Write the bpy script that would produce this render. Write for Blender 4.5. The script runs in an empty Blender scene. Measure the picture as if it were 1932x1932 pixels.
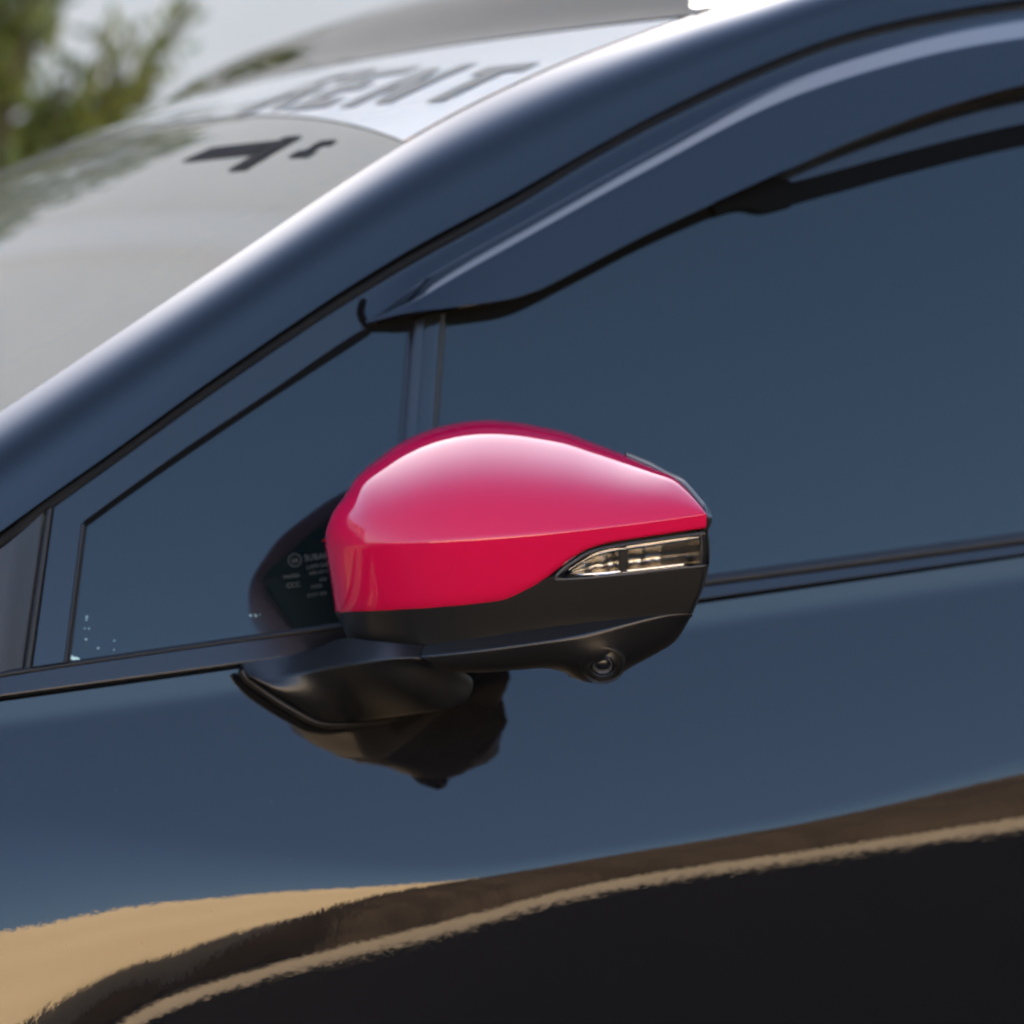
import bpy, bmesh, math, random
from mathutils import Vector, Matrix

random.seed(7)
R = math.radians
scene = bpy.context.scene
COL = scene.collection

# ------------------------------------------------------------------ camera
CAM_YAW, CAM_PITCH, CAM_ROLL, CAM_DIST = R(25), R(3), R(5.5), 3.0
HALF = 0.1118
AIM = Vector((0, -.2, 1.05))
FW = Vector((math.sin(CAM_YAW) * math.cos(CAM_PITCH), math.cos(CAM_YAW) * math.cos(CAM_PITCH), -math.sin(CAM_PITCH)))
_r0 = Vector((math.cos(CAM_YAW), -math.sin(CAM_YAW), 0))
_u0 = _r0.cross(FW)
RT = math.cos(CAM_ROLL) * _r0 - math.sin(CAM_ROLL) * _u0
UP = math.sin(CAM_ROLL) * _r0 + math.cos(CAM_ROLL) * _u0
EYE = AIM - CAM_DIST * FW
cd = bpy.data.cameras.new('camera')
cam = bpy.data.objects.new('camera', cd)
COL.objects.link(cam)
m = Matrix((RT, UP, -FW)).transposed().to_4x4()
m.translation = EYE
cam.matrix_world = m
cd.sensor_width = 36
cd.lens = 18 / HALF
cd.clip_start = .05
cd.clip_end = 500
cd.dof.use_dof = True
cd.dof.focus_distance = 2.88
cd.dof.aperture_fstop = 7.1
scene.camera = cam

# ------------------------------------------------------------------ light
SUN_EL, SUN_ROT = R(29), R(16)
SKY_STRENGTH, SUN_STRENGTH, EXPOSURE = .08, 5.0, 3.2
w = bpy.data.worlds.new('World')
scene.world = w
w.use_nodes = True
nt = w.node_tree
sky = nt.nodes.new('ShaderNodeTexSky')
sky.sky_type = 'NISHITA'
sky.sun_disc = False
sky.sun_elevation = SUN_EL
sky.sun_rotation = SUN_ROT
sky.dust_density = 2.2
sky.ozone_density = 3.0
bg = nt.nodes['Background']
nt.links.new(sky.outputs[0], bg.inputs[0])
bg.inputs[1].default_value = SKY_STRENGTH
sd = Vector((math.sin(SUN_ROT) * math.cos(SUN_EL), math.cos(SUN_ROT) * math.cos(SUN_EL), math.sin(SUN_EL)))
sl = bpy.data.lights.new('sun', 'SUN')
sl.energy = SUN_STRENGTH
sl.angle = R(.5)
sl.color = (1, .84, .62)
so = bpy.data.objects.new('sun', sl)
COL.objects.link(so)
so.rotation_euler = sd.to_track_quat('Z', 'Y').to_euler()
so.location = (0, 0, 12)
scene.view_settings.view_transform = 'Standard'
scene.view_settings.look = 'None'
scene.view_settings.exposure = EXPOSURE
scene.view_settings.gamma = 1
scene.cycles.max_bounces = 10
scene.cycles.transparent_max_bounces = 12


# ------------------------------------------------------------------ materials
def mat(name, base, rough=.5, ior=1.5, metal=0, bump=None, coat=0, coat_rough=.03, trans=0, vary=None, spec=None):
    mt = bpy.data.materials.new(name)
    mt.use_nodes = True
    t = mt.node_tree
    b = t.nodes['Principled BSDF']
    b.inputs['Base Color'].default_value = (*base, 1)
    b.inputs['Roughness'].default_value = rough
    b.inputs['IOR'].default_value = ior
    b.inputs['Metallic'].default_value = metal
    b.inputs['Coat Weight'].default_value = coat
    b.inputs['Coat Roughness'].default_value = coat_rough
    b.inputs['Transmission Weight'].default_value = trans
    if spec is not None:
        b.inputs['Specular IOR Level'].default_value = spec
    tc = t.nodes.new('ShaderNodeTexCoord')
    if bump:
        last = None
        for sc, st, ds in bump:
            n = t.nodes.new('ShaderNodeTexNoise')
            n.inputs['Scale'].default_value = sc
            n.inputs['Detail'].default_value = 3
            t.links.new(tc.outputs['Object'], n.inputs['Vector'])
            bp = t.nodes.new('ShaderNodeBump')
            bp.inputs['Strength'].default_value = st
            bp.inputs['Distance'].default_value = ds
            t.links.new(n.outputs['Fac'], bp.inputs['Height'])
            if last:
                t.links.new(last.outputs[0], bp.inputs['Normal'])
            last = bp
        t.links.new(last.outputs[0], b.inputs['Normal'])
        if coat:
            t.links.new(last.outputs[0], b.inputs['Coat Normal'])
    if vary:
        sc, lo, hi = vary
        n = t.nodes.new('ShaderNodeTexNoise')
        n.inputs['Scale'].default_value = sc
        n.inputs['Detail'].default_value = 6
        t.links.new(tc.outputs['Object'], n.inputs['Vector'])
        r = t.nodes.new('ShaderNodeValToRGB')
        r.color_ramp.elements[0].position = .32
        r.color_ramp.elements[1].position = .7
        r.color_ramp.elements[0].color = (*lo, 1)
        r.color_ramp.elements[1].color = (*hi, 1)
        t.links.new(n.outputs['Fac'], r.inputs['Fac'])
        t.links.new(r.outputs[0], b.inputs['Base Color'])
    return mt


M = {}
M['paint'] = mat('black_car_paint', (.0045, .0045, .005), .02, 1.48, bump=[(170, .04, .0006)])
def specks(mt, scale, thr, amount):
    t = mt.node_tree
    b = t.nodes['Principled BSDF']
    tc = t.nodes.new('ShaderNodeTexCoord')
    v = t.nodes.new('ShaderNodeTexVoronoi')
    v.inputs['Scale'].default_value = scale
    t.links.new(tc.outputs['Object'], v.inputs['Vector'])
    n = t.nodes.new('ShaderNodeTexNoise')
    n.inputs['Scale'].default_value = 9
    t.links.new(tc.outputs['Object'], n.inputs['Vector'])
    r = t.nodes.new('ShaderNodeMapRange')
    r.inputs['From Min'].default_value = thr
    r.inputs['From Max'].default_value = thr * .6
    t.links.new(v.outputs['Distance'], r.inputs['Value'])
    mu = t.nodes.new('ShaderNodeMath'); mu.operation = 'MULTIPLY'
    t.links.new(r.outputs[0], mu.inputs[0]); t.links.new(n.outputs['Fac'], mu.inputs[1])
    mx = t.nodes.new('ShaderNodeMix'); mx.data_type = 'RGBA'
    mx.inputs[6].default_value = b.inputs['Base Color'].default_value
    mx.inputs[7].default_value = (*amount, 1)
    t.links.new(mu.outputs[0], mx.inputs[0])
    t.links.new(mx.outputs[2], b.inputs['Base Color'])


specks(M['paint'], 70, .055, (.03, .028, .026))
M['pillar'] = mat('pillar_car_paint', (.003, .0033, .004), .04, 1.5, bump=[(260, .03, .0005)])
M['roof'] = mat('roof_paint', (.01, .01, .011), .04, 1.95)
M['glass'] = mat('tinted_window_glass', (.004, .0068, .0075), .006, 1.48)
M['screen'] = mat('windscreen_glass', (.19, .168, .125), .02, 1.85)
M['film'] = mat('silver_sunstrip_film', (.58, .545, .49), .2, 1.55, coat=1, coat_rough=.02)
M['letter'] = mat('clear_letter_glass', (.07, .072, .068), .05, 1.4)
M['decal'] = mat('black_sticker_vinyl', (.008, .008, .01), .6, 1.15, spec=.1)
M['trim'] = mat('black_rubber', (.006, .006, .006), .5, 1.4, bump=[(900, .1, .0002)])
M['gap'] = mat('black_gap_rubber', (.002, .0023, .0026), .75, 1.3, spec=.1)
M['molding'] = mat('satin_black_molding', (.006, .006, .007), .24, 1.5)
M['frame'] = mat('gloss_black_frame', (.006, .007, .008), .05, 1.48, bump=[(300, .02, .0004)])
M['visor'] = mat('smoked_acrylic', (.004, .005, .007), .02, 1.5)
M['plastic'] = mat('satin_black_plastic', (.005, .005, .005), .38, 1.48, bump=[(1500, .06, .0002)])
M['red'] = mat('red_mirror_paint', (.36, .0035, .036), .35, 1.5, spec=0, coat=1, coat_rough=.015, bump=[(350, .015, .0003)])
specks(M['red'], 160, .07, (.22, .004, .02))
M['camlens'] = mat('camera_glass', (.006, .007, .008), .22, 1.45)
M['mirror'] = mat('silvered_mirror', (.85, .86, .88), .01, 1.5, metal=1)
M['chrome'] = mat('lamp_reflector', (.40, .375, .34), .24, 1.5, metal=1, bump=[(700, .25, .0012)])
M['lampdark'] = mat('lamp_housing', (.03, .03, .032), .25, 1.5)
M['print'] = mat('glass_print', (.045, .05, .053), .5, 1.4)
M['speck'] = mat('pale_residue', (.30, .48, .5), .5, 1.4)
M['wall'] = mat('pale_render', (.77, .645, .51), .8, 1.4, vary=(.8, (.74, .615, .485), (.80, .675, .54)))
M['beige'] = mat('beige_render', (.82, .70, .58), .8, 1.4)
M['tan'] = mat('sand_render', (.85, .675, .46), .85, 1.35, vary=(2.5, (.80, .63, .42), (.89, .71, .49)))
M['bank'] = mat('brown_earth', (.06, .043, .032), .95, 1.3, vary=(1.6, (.045, .033, .025), (.085, .06, .042)))
M['asphalt'] = mat('asphalt', (.035, .034, .034), .9, 1.35, vary=(30, (.025, .025, .025), (.05, .048, .046)), spec=.1)
M['paving'] = mat('pale_paving', (.72, .58, .41), .85, 1.35, vary=(5, (.6, .48, .33), (.8, .66, .49)))
M['bark'] = mat('bark', (.09, .065, .045), .9, 1.3, vary=(14, (.06, .045, .03), (.13, .095, .07)))
M['leaf'] = mat('shrub_leaf', (.12, .13, .016), .6, 1.4, vary=(5, (.065, .085, .01), (.2, .19, .03)))


def clear_lens():
    mt = bpy.data.materials.new('clear_lamp_lens')
    mt.use_nodes = True
    t = mt.node_tree
    t.nodes.remove(t.nodes['Principled BSDF'])
    out = t.nodes['Material Output']
    mx = t.nodes.new('ShaderNodeMixShader')
    fr = t.nodes.new('ShaderNodeFresnel')
    fr.inputs['IOR'].default_value = 1.5
    tr = t.nodes.new('ShaderNodeBsdfTransparent')
    tr.inputs[0].default_value = (.9, .91, .92, 1)
    gl = t.nodes.new('ShaderNodeBsdfGlossy')
    gl.inputs['Roughness'].default_value = .02
    t.links.new(fr.outputs[0], mx.inputs[0])
    t.links.new(tr.outputs[0], mx.inputs[1])
    t.links.new(gl.outputs[0], mx.inputs[2])
    t.links.new(mx.outputs[0], out.inputs[0])
    return mt


M['lens'] = clear_lens()


# ------------------------------------------------------------------ object helpers
def link(name, me, mt, parent=None, **props):
    if mt is not None:
        me.materials.append(mt)
    o = bpy.data.objects.new(name, me)
    COL.objects.link(o)
    if parent is not None:
        o.parent = parent
    for k, v in props.items():
        o[k] = v
    return o


def empty(name, loc=(0, 0, 0), **props):
    o = bpy.data.objects.new(name, None)
    COL.objects.link(o)
    o.location = loc
    o.empty_display_size = .1
    for k, v in props.items():
        o[k] = v
    return o


def spline(pts, n):
    """n+1 samples of a smooth curve through pts, even in arc length."""
    P = [Vector(p) for p in pts]
    if len(P) == 2:
        return [P[0].lerp(P[1], i / n) for i in range(n + 1)]
    dense = []
    for i in range(len(P) - 1):
        a, b = P[i], P[i + 1]
        pa = P[i - 1] if i else a * 2 - b
        nb = P[i + 2] if i + 2 < len(P) else b * 2 - a
        d = (b - a).length
        ta = (b - pa) * (d / max(1e-6, (b - a).length + (a - pa).length))
        tb = (nb - a) * (d / max(1e-6, (nb - b).length + (b - a).length))
        for k in range(16):
            t = k / 16
            t2, t3 = t * t, t * t * t
            dense.append(a * (2 * t3 - 3 * t2 + 1) + ta * (t3 - 2 * t2 + t) + b * (3 * t2 - 2 * t3) + tb * (t3 - t2))
    dense.append(P[-1])
    L = [0]
    for i in range(1, len(dense)):
        L.append(L[-1] + (dense[i] - dense[i - 1]).length)
    out, j = [], 0
    for i in range(n + 1):
        s = L[-1] * i / n
        while j < len(L) - 2 and L[j + 1] < s:
            j += 1
        f = (s - L[j]) / max(1e-9, L[j + 1] - L[j])
        out.append(dense[j].lerp(dense[j + 1], min(1, max(0, f))))
    return out


def poly(pts, n):
    """n+1 samples of the straight polyline pts, even in arc length, corners kept sharp."""
    P = [Vector(p) for p in pts]
    L = [0]
    for i in range(1, len(P)):
        L.append(L[-1] + (P[i] - P[i - 1]).length)
    out, j = [], 0
    for i in range(n + 1):
        s = L[-1] * i / n
        while j < len(L) - 2 and L[j + 1] < s:
            j += 1
        out.append(P[j].lerp(P[j + 1], min(1, max(0, (s - L[j]) / max(1e-9, L[j + 1] - L[j])))))
    return out


def by_x(pts, x, smooth=True):
    """y of a left-to-right curve at x."""
    n = len(pts)
    if x <= pts[0][0]:
        return pts[0][1]
    if x >= pts[-1][0]:
        return pts[-1][1]
    for i in range(n - 1):
        if x <= pts[i + 1][0]:
            x0, y0 = pts[i]
            x1, y1 = pts[i + 1]
            t = (x - x0) / (x1 - x0)
            if not smooth:
                return y0 + (y1 - y0) * t
            m0 = (y1 - pts[i - 1][1]) / (x1 - pts[i - 1][0]) if i else (y1 - y0) / (x1 - x0)
            m1 = (pts[i + 2][1] - y0) / (pts[i + 2][0] - x0) if i + 2 < n else (y1 - y0) / (x1 - x0)
            h = x1 - x0
            t2, t3 = t * t, t * t * t
            return y0 * (2 * t3 - 3 * t2 + 1) + m0 * h * (t3 - 2 * t2 + t) + y1 * (3 * t2 - 2 * t3) + m1 * h * (t3 - t2)


def sstep(a, b, x):
    t = min(1, max(0, (x - a) / (b - a)))
    return t * t * (3 - 2 * t)


def ray(px, py):
    return FW + RT * ((px - 966) / 966 * HALF) + UP * ((966 - py) / 966 * HALF)


def on_plane(px, py, out):
    """point seen at a photo position, `out` metres outboard of the door plane y = 0"""
    v = ray(px, py)
    return EYE + v * ((-out - EYE.y) / v.y)


# ------------------------------------------------------------------ the car's side
_A, _B = on_plane(0, 1329, 0), on_plane(1932, 1053, 0)


def zb(x):
    return _A.z + (_B.z - _A.z) / (_B.x - _A.x) * (x - _A.x)


def y_house(x, z):
    """glasshouse surface above the belt line: tumblehome, a little barrel and plan curve"""
    q = z - zb(x)
    return .010 + .24 * q + .18 * q * q + .05 * (x - .25) ** 2


def on_house(px, py, off=0):
    v = ray(px, py)
    t = 3.2
    for _ in range(24):
        P = EYE + v * t
        t -= (P.y - y_house(P.x, P.z) + off) / v.y * .8
    return EYE + v * t


DOOR_BREAK = .163
BREAK_W = [(-.7, .2), (-.3, .155), (-.21, .10), (-.05, .048), (.09, .024), (.27, .026), (.507, .048), (.9, .065)]


def door_tilt(x, u):
    """upward lean of the door skin in degrees, u metres below the belt"""
    sh = 9.6
    main = 18.0 - 3.0 * min(1, max(0, u / DOOR_BREAK)) ** 1.3
    ub = DOOR_BREAK - .044 * sstep(.05, -.3, x) - .010 * sstep(.25, .52, x)
    bw = by_x(BREAK_W, x)
    v = max(0, (u - ub + .30 * bw) / (1.25 * bw))
    ex = 1.1 + .7 * sstep(-.2, .1, x)
    d = 14.8 * (1 - (1 - min(v, 1)) ** ex) + 1.2 * max(0, v - .85) + 2 * sstep(1.2, 3, v)
    far = 6.0 * sstep(.3, .55, u) + 14 * sstep(.5, .75, u)
    return sh + (main - sh) * sstep(.010, .021, u) - d - far


def grid_object(name, rows, mt, parent, thick=.004, smooth=True, back=True, **props):
    """one sheet with real thickness from rows of points; the visible side faces away from the car"""
    nr, nc = len(rows), len(rows[0])
    N = []
    for i in range(nr):
        line = []
        for j in range(nc):
            a = rows[min(i + 1, nr - 1)][j] - rows[max(i - 1, 0)][j]
            b = rows[i][min(j + 1, nc - 1)] - rows[i][max(j - 1, 0)]
            n = a.cross(b)
            line.append(n.normalized() if n.length > 1e-12 else None)
        N.append(line)
    s = sum((n.dot(EYE - rows[i][j]) for i, l in enumerate(N) for j, n in enumerate(l) if n), 0)
    sg = 1 if s > 0 else -1
    verts, faces = [], []
    for row in rows:
        verts += [tuple(p) for p in row]
    for i in range(nr - 1):
        for j in range(nc - 1):
            q = (i * nc + j, (i + 1) * nc + j, (i + 1) * nc + j + 1, i * nc + j + 1)
            faces.append(q if sg > 0 else q[::-1])
    nfront = len(faces)
    if back:
        o0 = len(verts)
        fb = Vector((0, -1, 0))
        for i in range(nr):
            for j in range(nc):
                n = (N[i][j] or fb) * sg if N[i][j] else fb
                verts.append(tuple(rows[i][j] - n * thick))
        ring = [(i, 0) for i in range(nr)] + [(nr - 1, j) for j in range(1, nc)] + \
               [(i, nc - 1) for i in range(nr - 2, -1, -1)] + [(0, j) for j in range(nc - 2, 0, -1)]
        for i in range(nr - 1):
            for j in range(nc - 1):
                q = (o0 + i * nc + j, o0 + i * nc + j + 1, o0 + (i + 1) * nc + j + 1, o0 + (i + 1) * nc + j)
                faces.append(q if sg > 0 else q[::-1])
        r0 = len(verts)
        for (i, j) in ring:
            verts.append(verts[i * nc + j])
            verts.append(verts[o0 + i * nc + j])
        L = len(ring)
        for k in range(L):
            a, b = r0 + 2 * k, r0 + 2 * ((k + 1) % L)
            faces.append((a, a + 1, b + 1, b) if sg > 0 else (b, b + 1, a + 1, a))
    me = bpy.data.meshes.new(name)
    me.from_pydata(verts, [], faces)
    if smooth:
        me.polygons.foreach_set('use_smooth', [True] * len(faces))
    me.update()
    return link(name, me, mt, parent, **props)


def strip_rows(top, bot, off, n, mrows, fn=spline, surf=None):
    """rows between two photo-traced edge lines laid on the car's side; off(s, t) lifts it outward"""
    T, B = fn(top, n), fn(bot, n)
    surf = surf or on_house
    rows = []
    for i in range(mrows + 1):
        t = i / mrows
        rows.append([surf(*(T[k].lerp(B[k], t)), off(k / n, t)) for k in range(n + 1)])
    return rows


def strip(name, top, bot, off, mt, parent, n=80, mrows=8, thick=.004, fn=spline, **props):
    return grid_object(name, strip_rows(top, bot, off, n, mrows, fn), mt, parent, thick, **props)


def crown(base, h, p=2.0):
    return lambda s, t: base + h * (1 - abs(2 * t - 1) ** p)


# belt curves, left to right, running past the frame at both ends
X0, X1 = -1100, 3100
def line(*pts):
    """extend a left-right curve past both frame edges with its end slopes"""
    pts = list(pts)
    (xa, ya), (xb, yb) = pts[0], pts[1]
    (xc, yc), (xd, yd) = pts[-2], pts[-1]
    return [(X0, ya + (X0 - xa) * (yb - ya) / (xb - xa))] + pts + [(X1, yd + (X1 - xd) * (yd - yc) / (xd - xc))]


GLASS_BOT = line((0, 1267), (125, 1249), (530, 1191), (966, 1133), (1340, 1084), (1932, 1004))
RUB_BOT = line((0, 1279), (125, 1259), (530, 1202), (966, 1150), (1340, 1106), (1932, 1028))
MOLD_BOT = line((0, 1319), (460, 1257), (966, 1186), (1340, 1131), (1932, 1047))
GAP_BOT = line((0, 1330), (460, 1267), (966, 1196), (1340, 1139), (1932, 1054))

car = empty('parked_car', (0, 0, 0), category='car',
            label='glossy black car with a red wing mirror, seen close up at its front side window')
grp = None

# ---- door skin below the belt
rows = []
us = [0, .002, .004, .007, .01, .013] + [.013 + .0035 * i for i in range(1, 90)] + [.34 + .02 * i for i in range(21)]
xs = [-1.0 + 2.3 * i / 230 for i in range(231)]
ycol = []
for x in xs:
    y, prev, col_ = .004, None, []
    for u in us:
        if prev is not None:
            um = (u + prev) / 2
            y -= math.tan(R(door_tilt(x, um))) * (u - prev)
        col_.append(y)
        prev = u
    ycol.append(col_)
for i, u in enumerate(us):
    rows.append([Vector((x, ycol[j][i] + .05 * (x - .25) ** 2, zb(x) - u)) for j, x in enumerate(xs)])
door = grid_object('door_panel', rows, M['paint'], car, .003)


def y_door(x, z):
    u = zb(x) - z
    fx = min(len(xs) - 1.001, max(0, (x - xs[0]) / (xs[1] - xs[0])))
    j = int(fx)
    u = min(max(u, 0), us[-1] - 1e-6)
    i = max(k for k in range(len(us)) if us[k] <= u)
    f = (u - us[i]) / (us[i + 1] - us[i])
    a = ycol[j][i] * (1 - f) + ycol[j][i + 1] * f
    b = ycol[j + 1][i] * (1 - f) + ycol[j + 1][i + 1] * f
    return a + (b - a) * (fx - j) + .05 * (x - .25) ** 2


def on_door(px, py, off=0):
    v = ray(px, py)
    t = 3.2
    for _ in range(16):
        P = EYE + v * t
        yy = y_door(P.x, P.z) if P.z < zb(P.x) else y_house(P.x, P.z)
        t -= (P.y - yy + off) / v.y * .9
    return EYE + v * t


# ---- belt: black gap, satin molding, rubber wiper
strip('belt_gap', [(x, y - 4) for x, y in MOLD_BOT], [(x, y + 5) for x, y in GAP_BOT], lambda s, t: -.012, M['gap'], car, 60, 2, .002)
strip('belt_molding', RUB_BOT, MOLD_BOT, lambda s, t: .0005 + .0014 * t - .005 * sstep(.86, 1, t) ** 2,
      M['molding'], car, 120, 14, .006)
strip('belt_wiper', [(x, y - 1) for x, y in GLASS_BOT], [(x, y + 2) for x, y in RUB_BOT], crown(-.0035, .0035, 2.2), M['trim'], car, 120, 6, .004)

# ---- glass
TRIM_TOP = [(-60, 1124), (157, 984), (350, 845), (500, 745), (690, 620)]
WIN_TOP = [(815, 602), (900, 596), (966, 586), (1066, 540), (1216, 463), (1390, 388), (1441, 390), (1566, 362), (1716, 322), (1932, 270), (2300, 205), (3100, 130)]
side_window = strip('side_window', [(x, y - 18) for x, y in WIN_TOP], [(790, 1170)] + [p for p in GLASS_BOT if p[0] > 900], lambda s, t: -.004, M['glass'], car, 90, 40, .004)
WIN_L = [(152, 992), (126, 1250)]
qrows = strip_rows([(150, 986), (350, 848), (500, 748), (690, 624), (782, 624)], [(122, 1254), (300, 1226), (530, 1194), (757, 1162)], lambda s, t: -.004, 40, 30, fn=poly)
quarter = grid_object('quarter_window', qrows, M['glass'], car, .004)

# ---- satin frame between pillar seal and glass
SEAL_TOP = [(-700, 1480), (-300, 1210), (0, 1003), (100, 931), (200, 861), (400, 716), (600, 579), (700, 515), (800, 456), (966, 367), (1116, 281),
            (1266, 201), (1416, 131), (1566, 73), (1716, 34), (1932, -2), (2300, -40), (3100, -75)]
SEAL_BOT = [(-700, 1510), (-300, 1239), (0, 1034), (100, 956), (200, 888), (400, 744), (600, 608), (700, 545), (800, 486), (966, 394), (1116, 303),
            (1266, 222), (1416, 151), (1566, 92), (1716, 53), (1932, 18), (2300, -18), (3100, -52)]
strip('pillar_seal', [(x, y - 5) for x, y in SEAL_TOP], [(x, y + 4) for x, y in SEAL_BOT], lambda s, t: -.014 + .004 * sstep(.4, .6, t), M['gap'], car, 160, 6, .004)
strip('seal_lip', [(x, y + (by_x(SEAL_BOT, x) - y) * .50) for x, y in SEAL_TOP], [(x, y + (by_x(SEAL_BOT, x) - y) * .78) for x, y in SEAL_TOP], crown(-.009, .004), M['trim'], car, 160, 6, .004)
# slanted door frame, from its front corner back under the visor
FR_TOP = [(103, 957), (200, 888), (400, 744), (600, 608), (700, 545), (800, 486), (966, 394), (1116, 303), (1266, 222), (1416, 151), (1566, 92), (1716, 53), (1932, 18), (2300, -18), (3100, -52)]
FR_BOT = [(157, 984), (250, 916), (350, 845), (500, 745), (690, 618), (800, 570), (966, 500), (1116, 420), (1266, 345), (1416, 275), (1566, 215), (1716, 170), (1932, 130), (2300, 80), (3100, 30)]
strip('door_frame', FR_TOP, FR_BOT, lambda s, t: 0, M['frame'], car, 160, 10, .006)
strip('frame_post', [(103, 957), (62, 1258)], [(157, 984), (120, 1249)], lambda s, t: 0, M['frame'], car, 30, 10, .006)
# upper frame, showing under the visor's free edge
strip('upper_frame', [(1380, 290), (1466, 250), (1600, 200), (1766, 150), (1932, 108), (2300, 60), (3100, 5)],
      [(1380, 378), (1466, 346), (1496, 343), (1616, 311), (1766, 271), (1932, 233), (2300, 168), (3100, 96)], lambda s, t: -.0008, M['frame'], car, 60, 8, .005)
strip('window_channel', [(820, 582), (900, 574), (966, 562), (1011, 547), (1066, 520), (1216, 442), (1366, 372), (1446, 334), (1500, 338), (1616, 306), (1766, 266), (1932, 228), (2300, 164), (3100, 92)],
      [(815, 604), (900, 606), (966, 592), (1066, 543), (1216, 465), (1376, 396), (1401, 391), (1441, 397), (1566, 366), (1716, 325), (1932, 274), (2300, 208), (3100, 134)],
      lambda s, t: -.0025, M['gap'], car, 160, 5, .005)
strip('channel_cap', [(690, 600), (760, 588), (850, 575)], [(697, 625), (772, 622), (850, 606)], lambda s, t: -.0022, M['gap'], car, 20, 4, .004)
# quarter light trims
strip('quarter_trim', [(157, 976), (250, 907), (350, 836), (500, 735), (600, 668), (696, 602)], [(161, 995), (254, 927), (356, 856), (506, 755), (700, 629)], crown(-.001, .0004), M['gap'], car, 60, 8, .005)
strip('quarter_trim', [(152, 986), (119, 1250)], [(162, 993), (129, 1249)], crown(-.001, .0025), M['trim'], car, 30, 8, .005)
strip('division_bar', [(797, 596), (757, 1160)], [(834, 592), (797, 1154)], lambda s, t: -.0012 + .001 * (1 - abs(2 * t - 1) ** 4), M['frame'], car, 30, 8, .006)
strip('division_seal', [(771, 604), (727, 1164)], [(801, 600), (759, 1160)], lambda s, t: (.001 - .004 * (1 - sstep(.1, .45, t))), M['molding'], car, 30, 8, .006)
strip('division_seal', [(829, 594), (787, 1158)], [(840, 592), (801, 1154)], crown(-.002, .0022), M['trim'], car, 30, 8, .006)
# front sail panel with its seal
sail = grid_object('sail_panel', strip_rows([(-420, 1316), (0, 1036), (84, 966)], [(-420, 1330), (0, 1268), (52, 1260)],
                   lambda s, t: -.001 - .005 * sstep(.86, 1, s), 60, 20), M['plastic'], car, .004)
strip('sail_seal', [(86, 962), (44, 1262)], [(105, 956), (63, 1259)], crown(-.004, .003), M['trim'], car, 30, 8, .005)

# ---- A pillar and roof rail
PIL_TOP = [(-700, 1290), (-300, 988), (0, 778), (387, 520), (775, 265), (1030, 135), (1290, 36), (1420, -6), (1560, -52), (1720, -95), (1932, -140), (2300, -190), (3100, -240)]
def pil_lean(f):
    return R(by_x([(0, 0), (.38, 0), (.56, 20), (.70, 42), (.81, 55), (.90, 60), (1, 63)], f))
PIL_TAB = [0]
for _k in range(200):
    PIL_TAB.append(PIL_TAB[-1] + math.tan(pil_lean((_k + .5) / 200)) * .070 / 200)
PIL_IN = PIL_TAB[-1]
def pil_off(s, t):
    k_ = min(199, int((1 - t) * 200))
    return -(PIL_TAB[k_] + (PIL_TAB[k_ + 1] - PIL_TAB[k_]) * ((1 - t) * 200 - k_))
strip('pillar', PIL_TOP, SEAL_TOP, pil_off, M['pillar'], car, 180, 50, .004)

# ---- windscreen: swept from the near pillar across the car, bowed forward and up
SCREEN_PX = [(-900, 1440), (-500, 1130), (0, 778), (387, 520), (775, 265), (1030, 135), (1290, 36)]
near = [on_house(x, y, -PIL_IN) for x, y in SCREEN_PX]
NS = 120
near = spline(near, NS)
def screen(sf, q, lift=0):
    i = min(NS - 1, max(0, int(sf * NS)))
    P = near[i].lerp(near[i + 1], sf * NS - i)
    b = 4 * q * (1 - q)
    return P + Vector((-.06 * b - lift * .4, 1.25 * q, .012 * b + lift))
def screen_at(px):
    k = min(range(NS + 1), key=lambda i: abs(966 + 966 * ((near[i] - EYE).dot(RT) / (near[i] - EYE).dot(FW) / HALF) - px))
    return k / NS
QS = [(i / 70) ** 1.3 for i in range(71)]
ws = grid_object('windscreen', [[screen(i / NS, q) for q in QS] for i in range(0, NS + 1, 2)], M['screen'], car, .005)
S_STRIP = screen_at(775)
def sub_grid(s0, s1, q0, q1, n, mm, lift, name, mt, parent, **pr):
    return grid_object(name, [[screen(s0 + (s1 - s0) * i / n, q0 + (q1 - q0) * (j / mm), lift) for j in range(mm + 1)] for i in range(n + 1)],
                       mt, parent, .0006, **pr)
def strip_s(q):
    return S_STRIP + .112 * 4 * q * (1 - q)
grid_object('sunstrip', [[screen(strip_s(q) + (.999 - strip_s(q)) * i / 24, q, .0012) for q in [.004 + .98 * j / 90 for j in range(91)]] for i in range(25)], M['film'], ws, .0006)

# letters cut clear in the sunstrip; (u, v): u runs toward this side of the car, v up the glass
GLY = {
    'R': [[(0, 0), (.28, 0), (.28, 1), (0, 1)], [(.2, .8), (.66, .8), (.8, .9), (.66, 1), (.2, 1)], [(.6, .5), (.8, .6), (.8, .9), (.6, .8)], [(.2, .42), (.66, .42), (.6, .6), (.2, .6)], [(.36, .42), (.6, .0), (.84, 0), (.6, .42)]],
    'E': [[(0, 0), (.28, 0), (.28, 1), (0, 1)], [(.2, .8), (.76, .8), (.76, 1), (.2, 1)], [(.2, .41), (.66, .41), (.66, .59), (.2, .59)], [(.2, 0), (.76, 0), (.76, .2), (.2, .2)]],
    'N': [[(0, 0), (.26, 0), (.26, 1), (0, 1)], [(.58, 0), (.84, 0), (.84, 1), (.58, 1)], [(.26, 1), (.26, .55), (.58, 0), (.58, .45)]],
    'T': [[(.26, 0), (.56, 0), (.56, .76), (.26, .76)], [(0, .76), (.84, .76), (.84, 1), (0, 1)]],
}
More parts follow.
